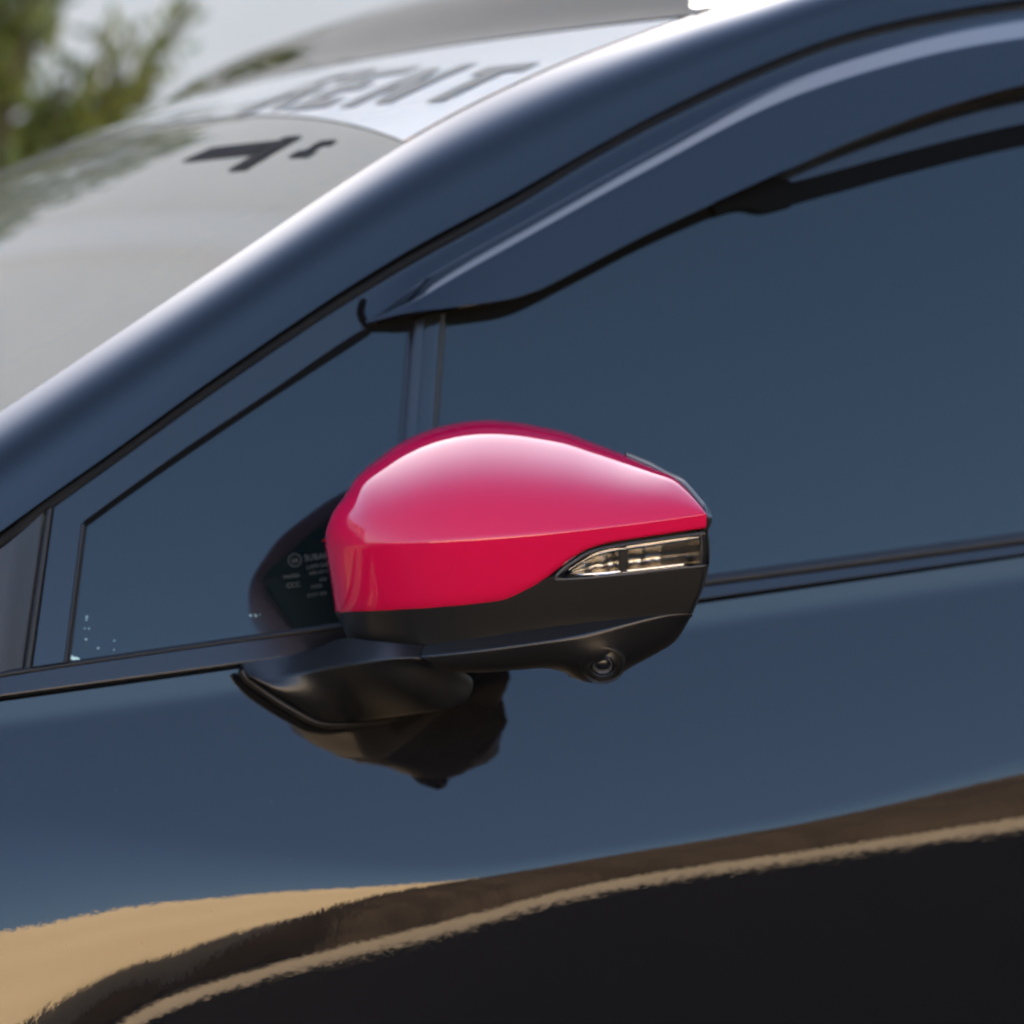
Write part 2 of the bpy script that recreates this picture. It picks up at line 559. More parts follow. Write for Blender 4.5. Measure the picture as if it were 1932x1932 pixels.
def lay(polys, u0, uw, s0, s1, lift, slant):
    """flat letter pieces laid on the curved glass, subdivided so they follow it"""
    V, F = [], []
    for pl in polys:
        if len(pl) == 5:
            quads = [[pl[0], pl[1], pl[2], pl[0]], [pl[0], pl[2], pl[3], pl[4]]]
        else:
            quads = [pl]
        for qd in quads:
            n = 6
            base = len(V)
            for i in range(n + 1):
                for j in range(n + 1):
                    a, b = i / n, j / n
                    x = (qd[0][0] * (1 - a) + qd[1][0] * a) * (1 - b) + (qd[3][0] * (1 - a) + qd[2][0] * a) * b
                    y = (qd[0][1] * (1 - a) + qd[1][1] * a) * (1 - b) + (qd[3][1] * (1 - a) + qd[2][1] * a) * b
                    q = u0 - (x + slant * y) * uw
                    V.append(tuple(screen(s0 + (s1 - s0) * y, q, lift)))
            for i in range(n):
                for j in range(n):
                    k = base + i * (n + 1) + j
                    F.append((k, k + 1, k + n + 2, k + n + 1))
    return V, F
for ch, u0, w_ in (('T', .080, .054), ('N', .174, .060), ('E', .255, .060), ('R', .346, .074)):
    V, F = lay(GLY[ch], u0, w_ / .8, .820 + .10 * (u0 - .05), .892 + .20 * (u0 - .05), .0021, -.05)
    me = bpy.data.meshes.new('letter')
    me.from_pydata(V, [], F)
    link('letter', me, M['letter'], ws)
V, F = lay([[(0, .50), (.88, .50), (1.0, .90), (.12, .90)], [(.96, 0), (1.18, 0), (1.18, 1), (.96, 1)]], .272, .105, .725, S_STRIP + .03, .0010, .0)
me = bpy.data.meshes.new('sticker'); me.from_pydata(V, [], F); link('sticker', me, M['decal'], ws)
V, F = lay([[(0, .08), (.3, .02), (.3, .42), (.03, .46)], [(.1, .42), (.22, .42), (.24, .74), (.12, .74)], [(.08, .72), (.34, .7), (.34, 1), (.12, 1)]], .118, .085, .738, S_STRIP + .015, .0010, .0)
me = bpy.data.meshes.new('sticker'); me.from_pydata(V, [], F); link('sticker', me, M['decal'], ws)

# ---- roof: from the screen's top edge back, with a dark joint between
roof_near = [near[-1]] + [on_house(x, y, -PIL_IN - .002) for x, y in PIL_TOP[7:]]
roof_near = spline(roof_near, 60)
def roofp(i, q, dz=0):
    b = 4 * q * (1 - q)
    a = i / 60
    return roof_near[i] + Vector((-.06 * b * (1 - sstep(0, .6, a)), 1.25 * q - .02 * 0, (.012 + .035 * sstep(0, .5, a)) * b + dz + .028 * sstep(0, .1, a)*sstep(0,.03,q)))
roof = grid_object('roof_panel', [[roofp(i, q, .003) + Vector((.010, 0, 0)) for q in QS] for i in range(61)], M['roof'], car, .005)
grid_object('roof_joint', [[screen(.999, q) + Vector((dx, 0, -.004 + dx * .3)) for q in QS] for dx in (-.004, .004, .014)], M['gap'], car, .003)

# ---- rain visor over the side window
VS_TOP = [(688, 566), (760, 518), (850, 466), (966, 403), (1116, 314), (1266, 234), (1416, 164), (1566, 106), (1716, 68), (1932, 32), (2300, -6), (3100, -40)]
VS_BOT = [(692, 609), (760, 592), (850, 580), (966, 563), (1011, 548), (1066, 521), (1216, 443), (1366, 373), (1461, 330), (1600, 268), (1766, 207), (1932, 160), (2300, 95), (3100, 35)]
VS_CR = [(700, 604), (760, 567), (850, 513), (966, 448), (1216, 309), (1466, 180), (1716, 98), (1932, 56), (2300, 16), (3100, -20)]
nv, mv = 200, 44
T = spline(VS_TOP, 400); B = spline(VS_BOT, 400)
Tx = [(p.x, p.y) for p in T]; Bx = [(p.x, p.y) for p in B]
vrows = []
lift = lambda px: .0188 + .002 * sstep(800, 2000, px)
for i in range(mv + 1):
    row = []
    for k in range(nv + 1):
        px = 690 + (3050 - 690) * (k / nv) ** 1.3
        yt, yb_, yc = by_x(Tx, px, False), by_x(Bx, px, False), by_x(VS_CR, px)
        yc = min(max(yc, yt + 2), yb_ - 2)
        hw = 17 * sstep(690, 820, px)
        # a: 0..1 top flange, crest facing up, then the long face
        a = i / mv
        if a < .3:
            py = yt + (yc - hw - yt) * a / .3
            o = .002 + .002 * a / .3
        elif a < .6:
            f = (a - .3) / .3
            py = yc - hw + 2 * hw * f
            o = .004 + (lift(px) - .004) * f
        else:
            f = (a - .6) / .4
            py = yc + hw + (yb_ - yc - hw) * f
            o = lift(px) + .003 * f
        o *= .25 + .75 * sstep(690, 800, px)
        row.append(on_house(px, max(min(py, yb_), yt), o))
    vrows.append(row)
visor = grid_object('rain_visor', vrows, M['visor'], car, .0035)
strip('visor_edge', [(1440, 338), (1600, 268), (1766, 205), (1932, 158), (2300, 93), (3050, 36)], [(1440, 340), (1600, 279), (1766, 221), (1932, 178), (2300, 115), (3050, 60)],
      lambda s, t: .018 - .014 * t, M['trim'], visor, 60, 4, .002)
clip = strip('visor_clip', [(1340, 384), (1400, 352), (1452, 332), (1500, 344)], [(1352, 404), (1401, 392), (1441, 398), (1500, 384)], lambda s, t: .001 + .001 * math.sin(math.pi * t), M['gap'], visor, 20, 6, .004)
strip('visor_tip_seal', [(683, 562), (678, 590), (688, 610), (704, 615)], [(690, 566), (685, 590), (695, 605), (708, 609)], lambda s, t: .0045 * (1 - abs(2 * t - 1) ** 2), M['gap'], visor, 24, 4, .003)

# ------------------------------------------------------------------ wing mirror
OX0, OX1 = 612.0, 1336.0
CREASE = [(613, 1031), (790, 1024), (1000, 1010), (1180, 991), (1333, 970)]
SIL = [(613.5, 1022), (614.5, 1008), (618.5, 990), (629, 965), (650, 935), (675, 897.5), (709, 868), (751, 837), (801, 813), (860, 797), (914, 791.7), (969, 795), (1015, 803),
       (1070, 815.6), (1112, 832), (1154, 848), (1196, 866), (1238, 885), (1271, 900), (1297, 925), (1318, 950), (1332, 969)]
RED_BOT = [(634, 1158), (700, 1156), (760, 1153), (818, 1149.5), (880, 1144), (944, 1136), (966, 1129), (986, 1119), (1007, 1108), (1028, 1094), (1050, 1077), (1070, 1061), (1103, 1040), (1130, 1030), (1154, 1024), (1200, 1017), (1238, 1011), (1333, 997)]


def out_mid(px):
    """distance outboard of the door along the mirror's widest line"""
    s = (px - OX0) / (OX1 - OX0)
    o = .100 + .150 * s - .010 * s * s
    s0 = .42
    if s < s0:
        o -= .076 * (1 - math.sqrt(max(0, 1 - (1 - max(s, 0) / s0) ** 2)))
    return o


def crease_y(px):
    return by_x(CREASE, px)


def out_low(px, py):
    """lower front face of the head: leans slightly under"""
    d = (py - crease_y(px)) / 2900
    sl = max(0, py - 1031) * .185        # the inner edge slants with the cap
    o = out_mid(max(613, px - sl * (1 - sstep(613, 1013, px))))
    return o - .28 * d - 1.2 * d * d


head = empty('wing_mirror')
# upper cap rows
ncol, nrow = 96, 40
silp = spline(SIL, 400)
def sil_at(s):
    f = s * 400
    i = min(399, int(f))
    return silp[i].lerp(silp[i + 1], f - i)
up_rows = []
CAP_TILT = [(0, 20), (.2, 30), (.4, 44), (.55, 55), (.7, 61), (.86, 66), (.94, 75), (1.0, 84)]
CAP_TAB = [0]
for _k in range(400):
    CAP_TAB.append(CAP_TAB[-1] + math.tan(R(by_x(CAP_TILT, (_k + .5) / 400))) / 400)
cols = []
for k in range(ncol + 1):
    s = k / ncol
    e = .5 - .5 * math.cos(math.pi * s)
    cols.append(s * .6 + e * .4)
for i in range(nrow + 1):
    e_ = i / nrow * 1.2
    t, deep = (1 - (1 - e_) ** 2 * .35 - (1 - e_) * .65, 0) if e_ < 1 else (1 - .25 * ((e_ - 1) / .2) ** 2, (e_ - 1) / .2)
    t = min(1, max(0, t))
    row = []
    for s in cols:
        cx = 613 + (1333 - 613) * (s ** 1.15 * .5 + s * .5)
        Cp = Vector((cx, crease_y(cx)))
        Tp = sil_at(s)
        h = max(.002, (Cp - Tp).length / 2900)
        # squarer shoulder: surface stays up longer, then rolls over
        kk = 1 - .4 * sstep(.75, 1, s)
        ti = min(399, int(t * 400))
        g_ = CAP_TAB[ti] + (CAP_TAB[ti + 1] - CAP_TAB[ti]) * (t * 400 - ti) if not deep else CAP_TAB[-1] + .8 * deep
        wl = sstep(.0, .30, s)
        rnd = .28 * t + .85 - .85 * math.sqrt(max(0, 1 - min(.985, t) ** 2)) + (.8 * deep if deep else 0)
        o = out_mid(cx) - h * (g_ * kk * wl + rnd * 1.15 * (1 - wl))
        p2 = Cp.lerp(Tp, t)
        row.append(on_plane(p2.x, p2.y, o))
    up_rows.append(row)
# lower cap rows
ex0, ex1 = 634.0, 1333.0
lo_rows = []
for i in range(25):
    t = i / 24
    row = []
    for s in cols:
        g = s ** 1.15 * .5 + s * .5
        cx = 613 + (1333 - 613) * g
        bx_ = ex0 + (ex1 - ex0) * g
        x_, y_ = cx + (bx_ - cx) * t, crease_y(cx) + (by_x(RED_BOT, bx_) - crease_y(cx)) * t
        row.append(on_plane(x_, y_, out_low(x_, y_) + .0 - (.003 * t ** 14)))
    lo_rows.append(row)
# soften the crease: pull one row of each patch into a small radius
def merged_cap():
    V, F = [], []
    allr = up_rows[::-1] + lo_rows[1:]
    nr, nc = len(allr), ncol + 1
    for r_ in allr:
        V += [tuple(p) for p in r_]
    for i in range(nr - 1):
        for j in range(nc - 1):
            F.append((i * nc + j, (i + 1) * nc + j, (i + 1) * nc + j + 1, i * nc + j + 1))
    return V, F
capV, capF = merged_cap()
me = bpy.data.meshes.new('mirror_cap')
me.from_pydata(capV, [], capF)
me.polygons.foreach_set('use_smooth', [True] * len(capF))
me.update()
cap = link('mirror_cap', me, M['red'], None)
sm = cap.modifiers.new('thickness', 'SOLIDIFY'); sm.thickness = .0025; sm.offset = -1

# black lower shell: from the cap's bottom edge down to the ledge
def shell_patch(top, bot, of, n, mr, lift=0.0, fn=spline):
    Tt, Bb = fn(top, n), fn(bot, n)
    return [[on_plane(*(Tt[k].lerp(Bb[k], i / mr)), of(*(Tt[k].lerp(Bb[k], i / mr)), k / n, i / mr)) for k in range(n + 1)] for i in range(mr + 1)]

B_TOP = [(632, 1154), (700, 1152), (760, 1149), (818, 1145), (880, 1140), (944, 1132), (966, 1125), (986, 1115), (1007, 1104), (1030, 1091), (1054, 1086), (1100, 1086), (1154, 1084), (1238, 1075), (1338, 1064)]
LEDGE = [(657, 1205), (700, 1210), (755, 1215), (799, 1218), (860, 1209), (986, 1191), (1112, 1174), (1255, 1159), (1306, 1157)]
def o_black(px, py, s, t):
    o = out_low(px, py) - .0022
    return o - .010 * sstep(.86, 1, s) ** 2 * 0
main_rows = shell_patch(B_TOP, LEDGE, o_black, 110, 24)
wing = grid_object('wing_mirror', main_rows, M['plastic'], car, .003)
bpy.data.objects.remove(head)
cap.parent = wing
# pod below the ledge: shelf facing the sky, then the rounded under-body out to the camera
POD_IN = [(799, 1218), (860, 1209), (986, 1191), (1112, 1174), (1255, 1159), (1306, 1157)]
POD_RIM = [(795, 1240), (860, 1233), (944, 1223), (1049, 1208), (1133, 1190), (1255, 1161), (1306, 1158.5)]
POD_BOT = [(800, 1250), (835, 1266), (902, 1268.5), (980, 1264), (1028, 1261), (1062, 1268), (1087, 1281), (1112, 1288), (1141, 1285), (1171, 1271), (1196, 1256), (1246, 1229), (1276, 1208), (1306, 1160)]
npod = 120
a1, a2, a3 = spline(POD_IN, npod), spline(POD_RIM, npod), spline(POD_BOT, npod)
pod_rows = []
def led(k):
    return .0105 * (1 - sstep(.5, .95, k / npod)) + .0005
for i in range(9):
    t = i / 8
    pod_rows.append([on_plane(*a1[k].lerp(a2[k], t), out_low(a1[k].x, a1[k].y) - .0022 + led(k) * t) for k in range(npod + 1)])
for i in range(1, 31):
    row = []
    for k in range(npod + 1):
        tha = R(14) + R(12) * sstep(.5, .95, k / npod)
        th = tha + (R(118) - tha) * i / 30
        t = (math.sin(th) - math.sin(tha)) / (1 - math.sin(tha))
        P = a2[k].lerp(a3[k], t)
        hh = (a3[k] - a2[k]).length / 2900
        bulge = .005 * math.exp(-((P.x - 1135) / 42) ** 2) * math.exp(-((P.y - 1240) / 26) ** 2)
        o = out_low(a1[k].x, a1[k].y) - .0022 + led(k) - (hh * 1.1 + .004) * (math.cos(tha) - math.cos(th)) + bulge
        row.append(on_plane(P.x, P.y, o))
    pod_rows.append(row)
for dd in (.025, .06):
    pod_rows.append([on_plane(a3[k].x, a3[k].y - 5 - 60 * dd, -pod_rows[38][k].y - dd * (1 - sstep(.15, .5, k / npod))) for k in range(npod + 1)])
pod = grid_object('mirror_underside', pod_rows, M['plastic'], wing, .003)

# rear bezel: rim along the outer edge and the back shell, mirror glass facing rearward
RIM_OUT = [(1180, 852), (1225, 870), (1259, 888), (1288, 903), (1304, 919), (1320, 938), (1341, 965), (1343, 985), (1337, 999), (1339, 1020), (1339, 1057), (1329, 1103), (1307, 1158)]
RIM_IN = [(1184, 861), (1222, 878), (1252, 892), (1276, 905), (1294, 924), (1310, 943), (1328, 967), (1331, 985), (1328, 999), (1329, 1020), (1329, 1057), (1322, 1103), (1300, 1158)]
SIL_OUT = sorted((966 + 966 * (p - EYE).dot(RT) / (p - EYE).dot(FW) / HALF, -p.y) for p in up_rows[33][60:])
def rim_out(px, py, s, t):
    base = by_x(SIL_OUT, px, False) if py < 971 else out_low(px, py)
    return base - .0015 - .007 * (1 - t) ** 2
grid_object('rear_rim', shell_patch(RIM_OUT, RIM_IN, rim_out, 90, 8), M['plastic'], wing, .004)
XG = max(p.x for r_ in up_rows for p in r_) + .004
ring = [up_rows[-1][j] for j in range(0, ncol + 1, 3)]
ring += [main_rows[i][-1] for i in range(0, 25, 4)]
ring += [pod_rows[-1][k] for k in range(npod, -1, -5)]
ring += [main_rows[i][0] for i in range(24, -1, -4)]
cen = sum(ring, Vector()) / len(ring)
back_c = Vector((XG - .012, cen.y * .9, cen.z))
bm = bmesh.new()
loops = []
for f in (0, .35, .7, .9):
    lp = []
    for p in ring:
        q = Vector((XG - .01, p.y, p.z))
        q = back_c + (q - back_c) * (1 - .12 * f - .25 * f * f)
        q.x = p.x + (XG - .012 - p.x) * f if p.x < XG - .012 else p.x
        lp.append(bm.verts.new(p.lerp(q, f) if f else p))
    loops.append(lp)
for a_, b_ in zip(loops, loops[1:]):
    for i in range(len(ring)):
        j = (i + 1) % len(ring)
        bm.faces.new((a_[i], a_[j], b_[j], b_[i]))
me = bpy.data.meshes.new('back_shell'); bm.to_mesh(me)
for p in me.polygons: p.use_smooth = True
gl_ring = [v.co.copy() for v in loops[-1]]
bm.free()
link('back_shell', me, M['plastic'], wing)
bm = bmesh.new()
vc = bm.verts.new(sum(gl_ring, Vector()) / len(gl_ring))
vs = [bm.verts.new(p) for p in gl_ring]
for i in range(len(vs)):
    bm.faces.new((vc, vs[i], vs[(i + 1) % len(vs)]))
me = bpy.data.meshes.new('mirror_glass'); bm.to_mesh(me); bm.free()
link('mirror_glass', me, M['mirror'], wing)

# turn signal: dark tray, faceted reflector, ribs, clear lens
L_TOP = [(1046, 1090), (1066, 1071), (1087, 1056), (1112, 1041), (1154, 1030), (1238, 1017), (1331, 1004)]
L_BOT = [(1048, 1094), (1080, 1093), (1112, 1091), (1154, 1087), (1200, 1083), (1238, 1078), (1331, 1068)]
def inset(a, b, d):
    """the two edge lines drawn d px toward each other"""
    return [(x, y + d) for x, y in a], [(x, y - d) for x, y in b]
grid_object('signal_tray', shell_patch([(x - 6, y - 8) for x, y in L_TOP], [(x - 6, y + 6) for x, y in L_BOT], lambda px, py, s, t: out_low(px, py) - .016, 40, 8), M['lampdark'], wing, .002)
TI, BI = inset(L_TOP[1:], L_BOT[1:], 5)
grid_object('signal_reflector', shell_patch(TI, BI, lambda px, py, s, t: out_low(px, py) - .0075 - .006 * math.sin(math.pi * t) + .0006 * math.sin(s * 46), 150, 16), M['chrome'], wing, .0015)
LT, LB = spline(L_TOP, 60), spline(L_BOT, 60)
def lens_off(px, py, s, t):
    return out_low(px, py) - .0012
grid_object('signal_lens', shell_patch(L_TOP, L_BOT, lens_off, 60, 12), M['lens'], wing, .0015, back=False)
def bar(name, pts_top, pts_bot, depth, mt, n=40, th=.002):
    return grid_object(name, shell_patch(pts_top, pts_bot, lambda px, py, s, t: out_low(px, py) - depth + .0012 * math.sin(math.pi * t), n, 4), mt, wing, th)
bar('lens_edge', L_TOP, [(x, y + 5) for x, y in L_TOP], .002, M['lampdark'])
bar('lens_edge', [(x, y - 4) for x, y in L_BOT], [(x, y + 3) for x, y in L_BOT], .002, M['lampdark'])
bar('light_guide', [(1072, 1074), (1090, 1062), (1114, 1048), (1154, 1037), (1238, 1024), (1322, 1011)], [(1076, 1076), (1092, 1066), (1116, 1052), (1155, 1041), (1238, 1028), (1322, 1015)], .0035, M['mirror'])
bar('light_guide', [(1062, 1088), (1112, 1085), (1160, 1081), (1238, 1072), (1290, 1066)], [(1062, 1090), (1112, 1087), (1160, 1083), (1238, 1075), (1290, 1069)], .0035, M['mirror'])
bar('signal_divider', [(1166, 1029), (1168, 1084)], [(1184, 1026), (1186, 1082)], .0045, M['lampdark'], 10)
bar('lens_end', [(1318, 1008), (1318, 1068)], [(1329, 1006), (1329, 1067)], .0022, M['chrome'], 10)
for k in range(16):
    x = 1248 + k * 4.4
    y0 = by_x(L_TOP, x) + 12
    y1 = by_x(L_BOT, x) - 12
    grid_object('lens_rib', shell_patch([(x, y0), (x, y1)], [(x + 2, y0), (x + 2, y1)], lambda px, py, s, t: out_low(px, py) - .0042 + .0006 * math.sin(math.pi * t), 6, 3), M['chrome'], wing, .0008)

# camera in the under-body
cpos = Vector((1137, 1252.5))
def pod_out(px, py):
    best, bo = 1e9, .2
    for r_ in pod_rows[9:]:
        for p in r_[30:110:2]:
            v = p - EYE
            z = v.dot(FW)
            d = (966 + 966 * v.dot(RT) / z / HALF - px) ** 2 + (966 - 966 * v.dot(UP) / z / HALF - py) ** 2
            if d < best:
                best, bo = d, -p.y
    return bo
pc = on_plane(cpos.x, cpos.y, pod_out(cpos.x, cpos.y))
pl = on_plane(cpos.x - 14, cpos.y, pod_out(cpos.x - 14, cpos.y))
pr_ = on_plane(cpos.x + 14, cpos.y, pod_out(cpos.x + 14, cpos.y))
axis = (Vector((-.42, -.80, -.50))).normalized()
pc = pc + axis * .0012
def lathe(name, prof, mt, seg=48):
    """a turned ring about the camera's own axis: (radius, height) pairs"""
    q = Vector((0, 0, 1)).rotation_difference(axis)
    V, F = [], []
    for r_, h in prof:
        for i in range(seg):
            a = 2 * math.pi * i / seg
            V.append(tuple(pc + q @ Vector((r_ * math.cos(a), r_ * math.sin(a), h))))
    for j in range(len(prof) - 1):
        for i in range(seg):
            k = (i + 1) % seg
            F.append((j * seg + i, j * seg + k, (j + 1) * seg + k, (j + 1) * seg + i))
    me = bpy.data.meshes.new(name)
    me.from_pydata(V, [], F)
    me.polygons.foreach_set('use_smooth', [True] * len(F))
    me.set_sharp_from_angle(angle=R(35))
    return link(name, me, mt, wing)
lathe('camera_ring', [(.0150, -.006), (.0148, .0010), (.0140, .0014), (.0134, .0008), (.0130, -.0006), (.0122, -.0004), (.0088, .0012), (.0084, .0018), (.0078, .0010), (.0072, -.002)], M['plastic'])
lathe('camera_bezel', [(.0072, -.003), (.0066, .0012), (.0060, .0014), (.0054, .0004), (.0040, -.001)], M['lampdark'])
lathe('camera_lens', [(.0052, -.001), (.0044, .0004), (.003, .0014), (.0015, .0019), (.00005, .002)], M['camlens'])

# ---- foot of the mirror on the door
F_BACK = [(455, 1252), (507, 1243), (580, 1229), (645, 1205), (700, 1209), (760, 1215), (799, 1218)]
F_RIDGE = [(470, 1276), (507, 1284), (551, 1274), (639, 1257), (700, 1248), (740, 1244), (794, 1240)]
F_LOW = [(478, 1282), (551, 1327), (614, 1360), (668, 1361), (727, 1354), (815, 1343), (862, 1333), (884, 1318), (895, 1280), (880, 1270), (836, 1262), (797, 1245)]
F_LOWC = [(478, 1282), (551, 1327), (612, 1360), (690, 1360), (770, 1350), (845, 1338), (884, 1316)]
nf = 90
fb, fr, fl = spline(F_BACK, nf), spline(F_RIDGE, nf), spline([(478, 1282), (520, 1309), (560, 1333), (612, 1360), (660, 1361.5), (727, 1354), (790, 1346), (845, 1337), (872, 1327), (887, 1310), (892, 1285), (880, 1271), (850, 1262), (820, 1252), (797, 1244)], nf)
def door_o(P):
    return -on_door(P.x, P.y, 0).y
tip_o = out_low(799, 1218) - .002
foot_rows = []
fo_b = [door_o(fb[k]) + .0065 + (tip_o - .0075 - door_o(fb[k])) * sstep(.25, 1.0, k / nf) for k in range(nf + 1)]
fo_r = [door_o(fr[k]) + .016 + (tip_o + .0075 - .016 - door_o(fr[k])) * sstep(.12, 1.0, k / nf) for k in range(nf + 1)]
def low_o(k):
    f = k / nf
    d = door_o(fl[k])
    return d + .012 + (.075 - .012) * sstep(.34, .7, f) + (tip_o + .006 - d - .075) * sstep(.78, 1, f)
fo_l = [low_o(k) for k in range(nf + 1)]
for i in range(9):
    t = i / 8
    foot_rows.append([on_plane(*fb[k].lerp(fr[k], t), fo_b[k] + (fo_r[k] - fo_b[k]) * t) for k in range(nf + 1)])
for i in range(1, 25):
    t = i / 24
    row = []
    for k in range(nf + 1):
        P = fr[k].lerp(fl[k], t)
        d = (fl[k] - fr[k]).length / 2900
        o = fo_r[k] + (fo_l[k] - fo_r[k]) * t + .30 * d * (math.sin(math.pi * t) * .55 + .25 * (t - t * t))
        row.append(on_plane(P.x, P.y, o))
    foot_rows.append(row)
# turn the lower edge in toward the door so the foot is a closed body
for dd, sc in ((.008, .0), (.03, .03), (.07, .07), (.12, .12)):
    row = []
    for k in range(nf + 1):
        P = foot_rows[32][k]
        q = fl[k].lerp(Vector((700, 1290)), sc)
        lim = -on_door(q.x, q.y, 0).y - .003
        row.append(on_plane(q.x, q.y, max(lim, -P.y - dd)))
    foot_rows.append(row)
foot = grid_object('mirror_foot', foot_rows, M['plastic'], car, .002)
G1 = [(449, 1268), (458, 1284), (492, 1310), (522, 1331), (560, 1353), (590, 1369), (620, 1373.5), (668, 1371), (727, 1363), (770, 1356)]
G2 = [(462, 1262), (474, 1279), (508, 1303), (540, 1323), (575, 1344), (604, 1358), (625, 1362), (668, 1361.5), (727, 1358), (770, 1355)]
grid_object('foot_gasket', strip_rows(G1, G2, lambda s, t: (.004 + .009 * math.sin(math.pi * (.15 + t * .6))) * (1 - .95 * sstep(.6, 1, s)), 60, 8, surf=on_door), M['trim'], foot, .004)
# flush seam where the arm meets the head
sm_rows = shell_patch([(799, 1216), (796, 1240), (802, 1248), (836, 1266)], [(802.5, 1216), (799.5, 1240), (806, 1247.5), (842, 1266)], lambda px, py, s, t: tip_o + .0115 * sstep(0, .55, s) + .001 - .010 * sstep(.6, 1, s), 24, 2)
grid_object('arm_seam', sm_rows, M['gap'], foot, .001)

# ---- printed marks and residue on the quarter glass
def text(name, s, px, py, size, rot=8.0, mt=M['print'], parent=quarter):
    cu = bpy.data.curves.new(name, 'FONT')
    cu.body = s
    cu.size = size
    cu.resolution_u = 2
    tmp = bpy.data.objects.new(name, cu)
    COL.objects.link(tmp)
    dg = bpy.context.evaluated_depsgraph_get()
    me = bpy.data.meshes.new_from_object(tmp.evaluated_get(dg))
    bpy.data.objects.remove(tmp)
    o = on_house(px, py, -.0032)
    x = (on_house(px + 60, py - 8.4, -.0032) - o).normalized()
    yv = (on_house(px + 4, py - 60, -.0032) - o)
    yv = (yv - x * yv.dot(x)).normalized()
    mw = Matrix((x, yv, x.cross(yv))).transposed().to_4x4()
    mw.translation = o
    me.transform(mw)
    return link(name, me, mt, parent)
for s_, x_, y_, z_ in (('SUBARU', 575, 1059, .0062), ('LAMI-SAFE', 579, 1074, .0042), ('43R-00112', 584, 1085, .0036), ('AS2', 603, 1097, .0036), ('M430', 588, 1111, .0036),
                       ('DOT 459', 581, 1127, .0036), ('TINTED', 534, 1093, .0036), ('CCC', 541, 1110, .005), ('E4', 551, 1063, .0048)):
    text('glass_print', s_, x_, y_, z_)
circ = []
for k in range(33):
    a = 2 * math.pi * k / 32
    circ.append((556 + 12.5 * math.cos(a), 1057 - 12.5 * math.sin(a)))
grid_object('glass_print', [[on_house(556 + (x - 556) * f, 1057 + (y - 1057) * f, -.0033) for x, y in circ] for f in (1, .9)], M['print'], quarter, .0001, back=False)
for k, (x_, y_, r_) in enumerate(((134, 1240, 7), (141, 1243, 5), (147, 1243, 3.5), (129, 1244, 4), (164, 1164, 2.2), (163, 1169, 1.6), (160, 1186, 1.4), (168, 1186, 1.4), (162, 1206, 1.8), (216, 1209, 1.7), (185, 1223, 1.6), (215, 1226, 1.6), (473, 1161, 2.0), (482, 1161, 2.4), (490, 1160, 1.6))):
    c0 = on_house(x_, y_, -.0032)
    V, F = [tuple(c0)], []
    nn = 9
    for i in range(nn):
        a = 2 * math.pi * i / nn
        rr = r_ * random.uniform(.5, 1.2)
        V.append(tuple(on_house(x_ + rr * 1.3 * math.cos(a), y_ + rr * .8 * math.sin(a), -.0034)))
    for i in range(nn):
        F.append((0, 1 + i, 1 + (i + 1) % nn))
    me = bpy.data.meshes.new('residue_speck'); me.from_pydata(V, [], F)
    link('residue_speck', me, M['speck'], quarter)

# ------------------------------------------------------------------ the place around
def box(bm, x0, x1, y0, y1, z0, z1):
    v = [bm.verts.new(p) for p in ((x0, y0, z0), (x1, y0, z0), (x1, y1, z0), (x0, y1, z0), (x0, y0, z1), (x1, y0, z1), (x1, y1, z1), (x0, y1, z1))]
    for f in ((0, 3, 2, 1), (4, 5, 6, 7), (0, 1, 5, 4), (1, 2, 6, 5), (2, 3, 7, 6), (3, 0, 4, 7)):
        bm.faces.new([v[i] for i in f])
def boxes(name, lst, mt, parent=None, bev=0, **props):
    bm = bmesh.new()
    for b in lst:
        box(bm, *b)
    if bev:
        bmesh.ops.bevel(bm, geom=bm.edges[:], offset=bev, segments=2, affect='EDGES')
    me = bpy.data.meshes.new(name)
    bm.to_mesh(me); bm.free()
    return link(name, me, mt, parent, **props)
def sheet(name, x0, x1, y0, y1, z, mt, **props):
    me = bpy.data.meshes.new(name)
    me.from_pydata([(x0, y0, z), (x1, y0, z), (x1, y1, z), (x0, y1, z)], [], [(0, 1, 2, 3)])
    return link(name, me, mt, None, **props)
sheet('ground', -200, 200, -200, 200, 0, M['asphalt'], kind='structure')
sheet('pavement', -60, 60, -6.6, -5.0, .004, M['paving'], kind='structure')

bld = empty('pale_building', (4, 14, 0), category='building', label='pale rendered building far out of focus behind the car and its shrub')
boxes('wall', [(-34, 34, .0, 6, 0, 10.97)], M['wall'], bld)
WBAND = 12.0
for xx in (-1.32,):
    boxes('pilaster', [(xx - .16, xx + .16, -.06, 0.002, 0, 10.8)], M['beige'], bld, .01)

tan = boxes('garden_wall', [(-30, 9, -9.5, -9.1, 0, 2.45)], M['tan'], None, .02, category='wall', label='sunlit sand coloured wall across the lane, mirrored in the lower door')
# tall brown hedge with a rounded end, in front of the wall
bm = bmesh.new()
hv, HY = {}, -8.3
def hedge_h(x):
    f = min(1, max(0, (x - 1.75) / 2.0))
    return 2.05 * math.sqrt(max(0, 1 - (1 - f) ** 2.4))
nx, nz = 150, 34
for i in range(nx + 1):
    x = 1.75 + 30 * (i / nx) ** 1.7
    h = hedge_h(x) + .01
    for j in range(nz + 1):
        t = j / nz
        b = .03 * math.sin(x * 7 + t * 9) + .02 * math.sin(x * 13 - t * 23) + random.uniform(-.03, .03)
        # front face, then over the top to the back
        if t < .7:
            y, z = HY + .15 * (t / .7) ** 3 + b, h * t / .7
        else:
            a = (t - .7) / .3
            y, z = HY + .15 + 1.4 * a + b, h + .25 * math.sin(math.pi * a) * min(1, h) + b * .6 - h * a ** 6
        hv[i, j] = bm.verts.new((x + b * .4, y, max(0, z)))
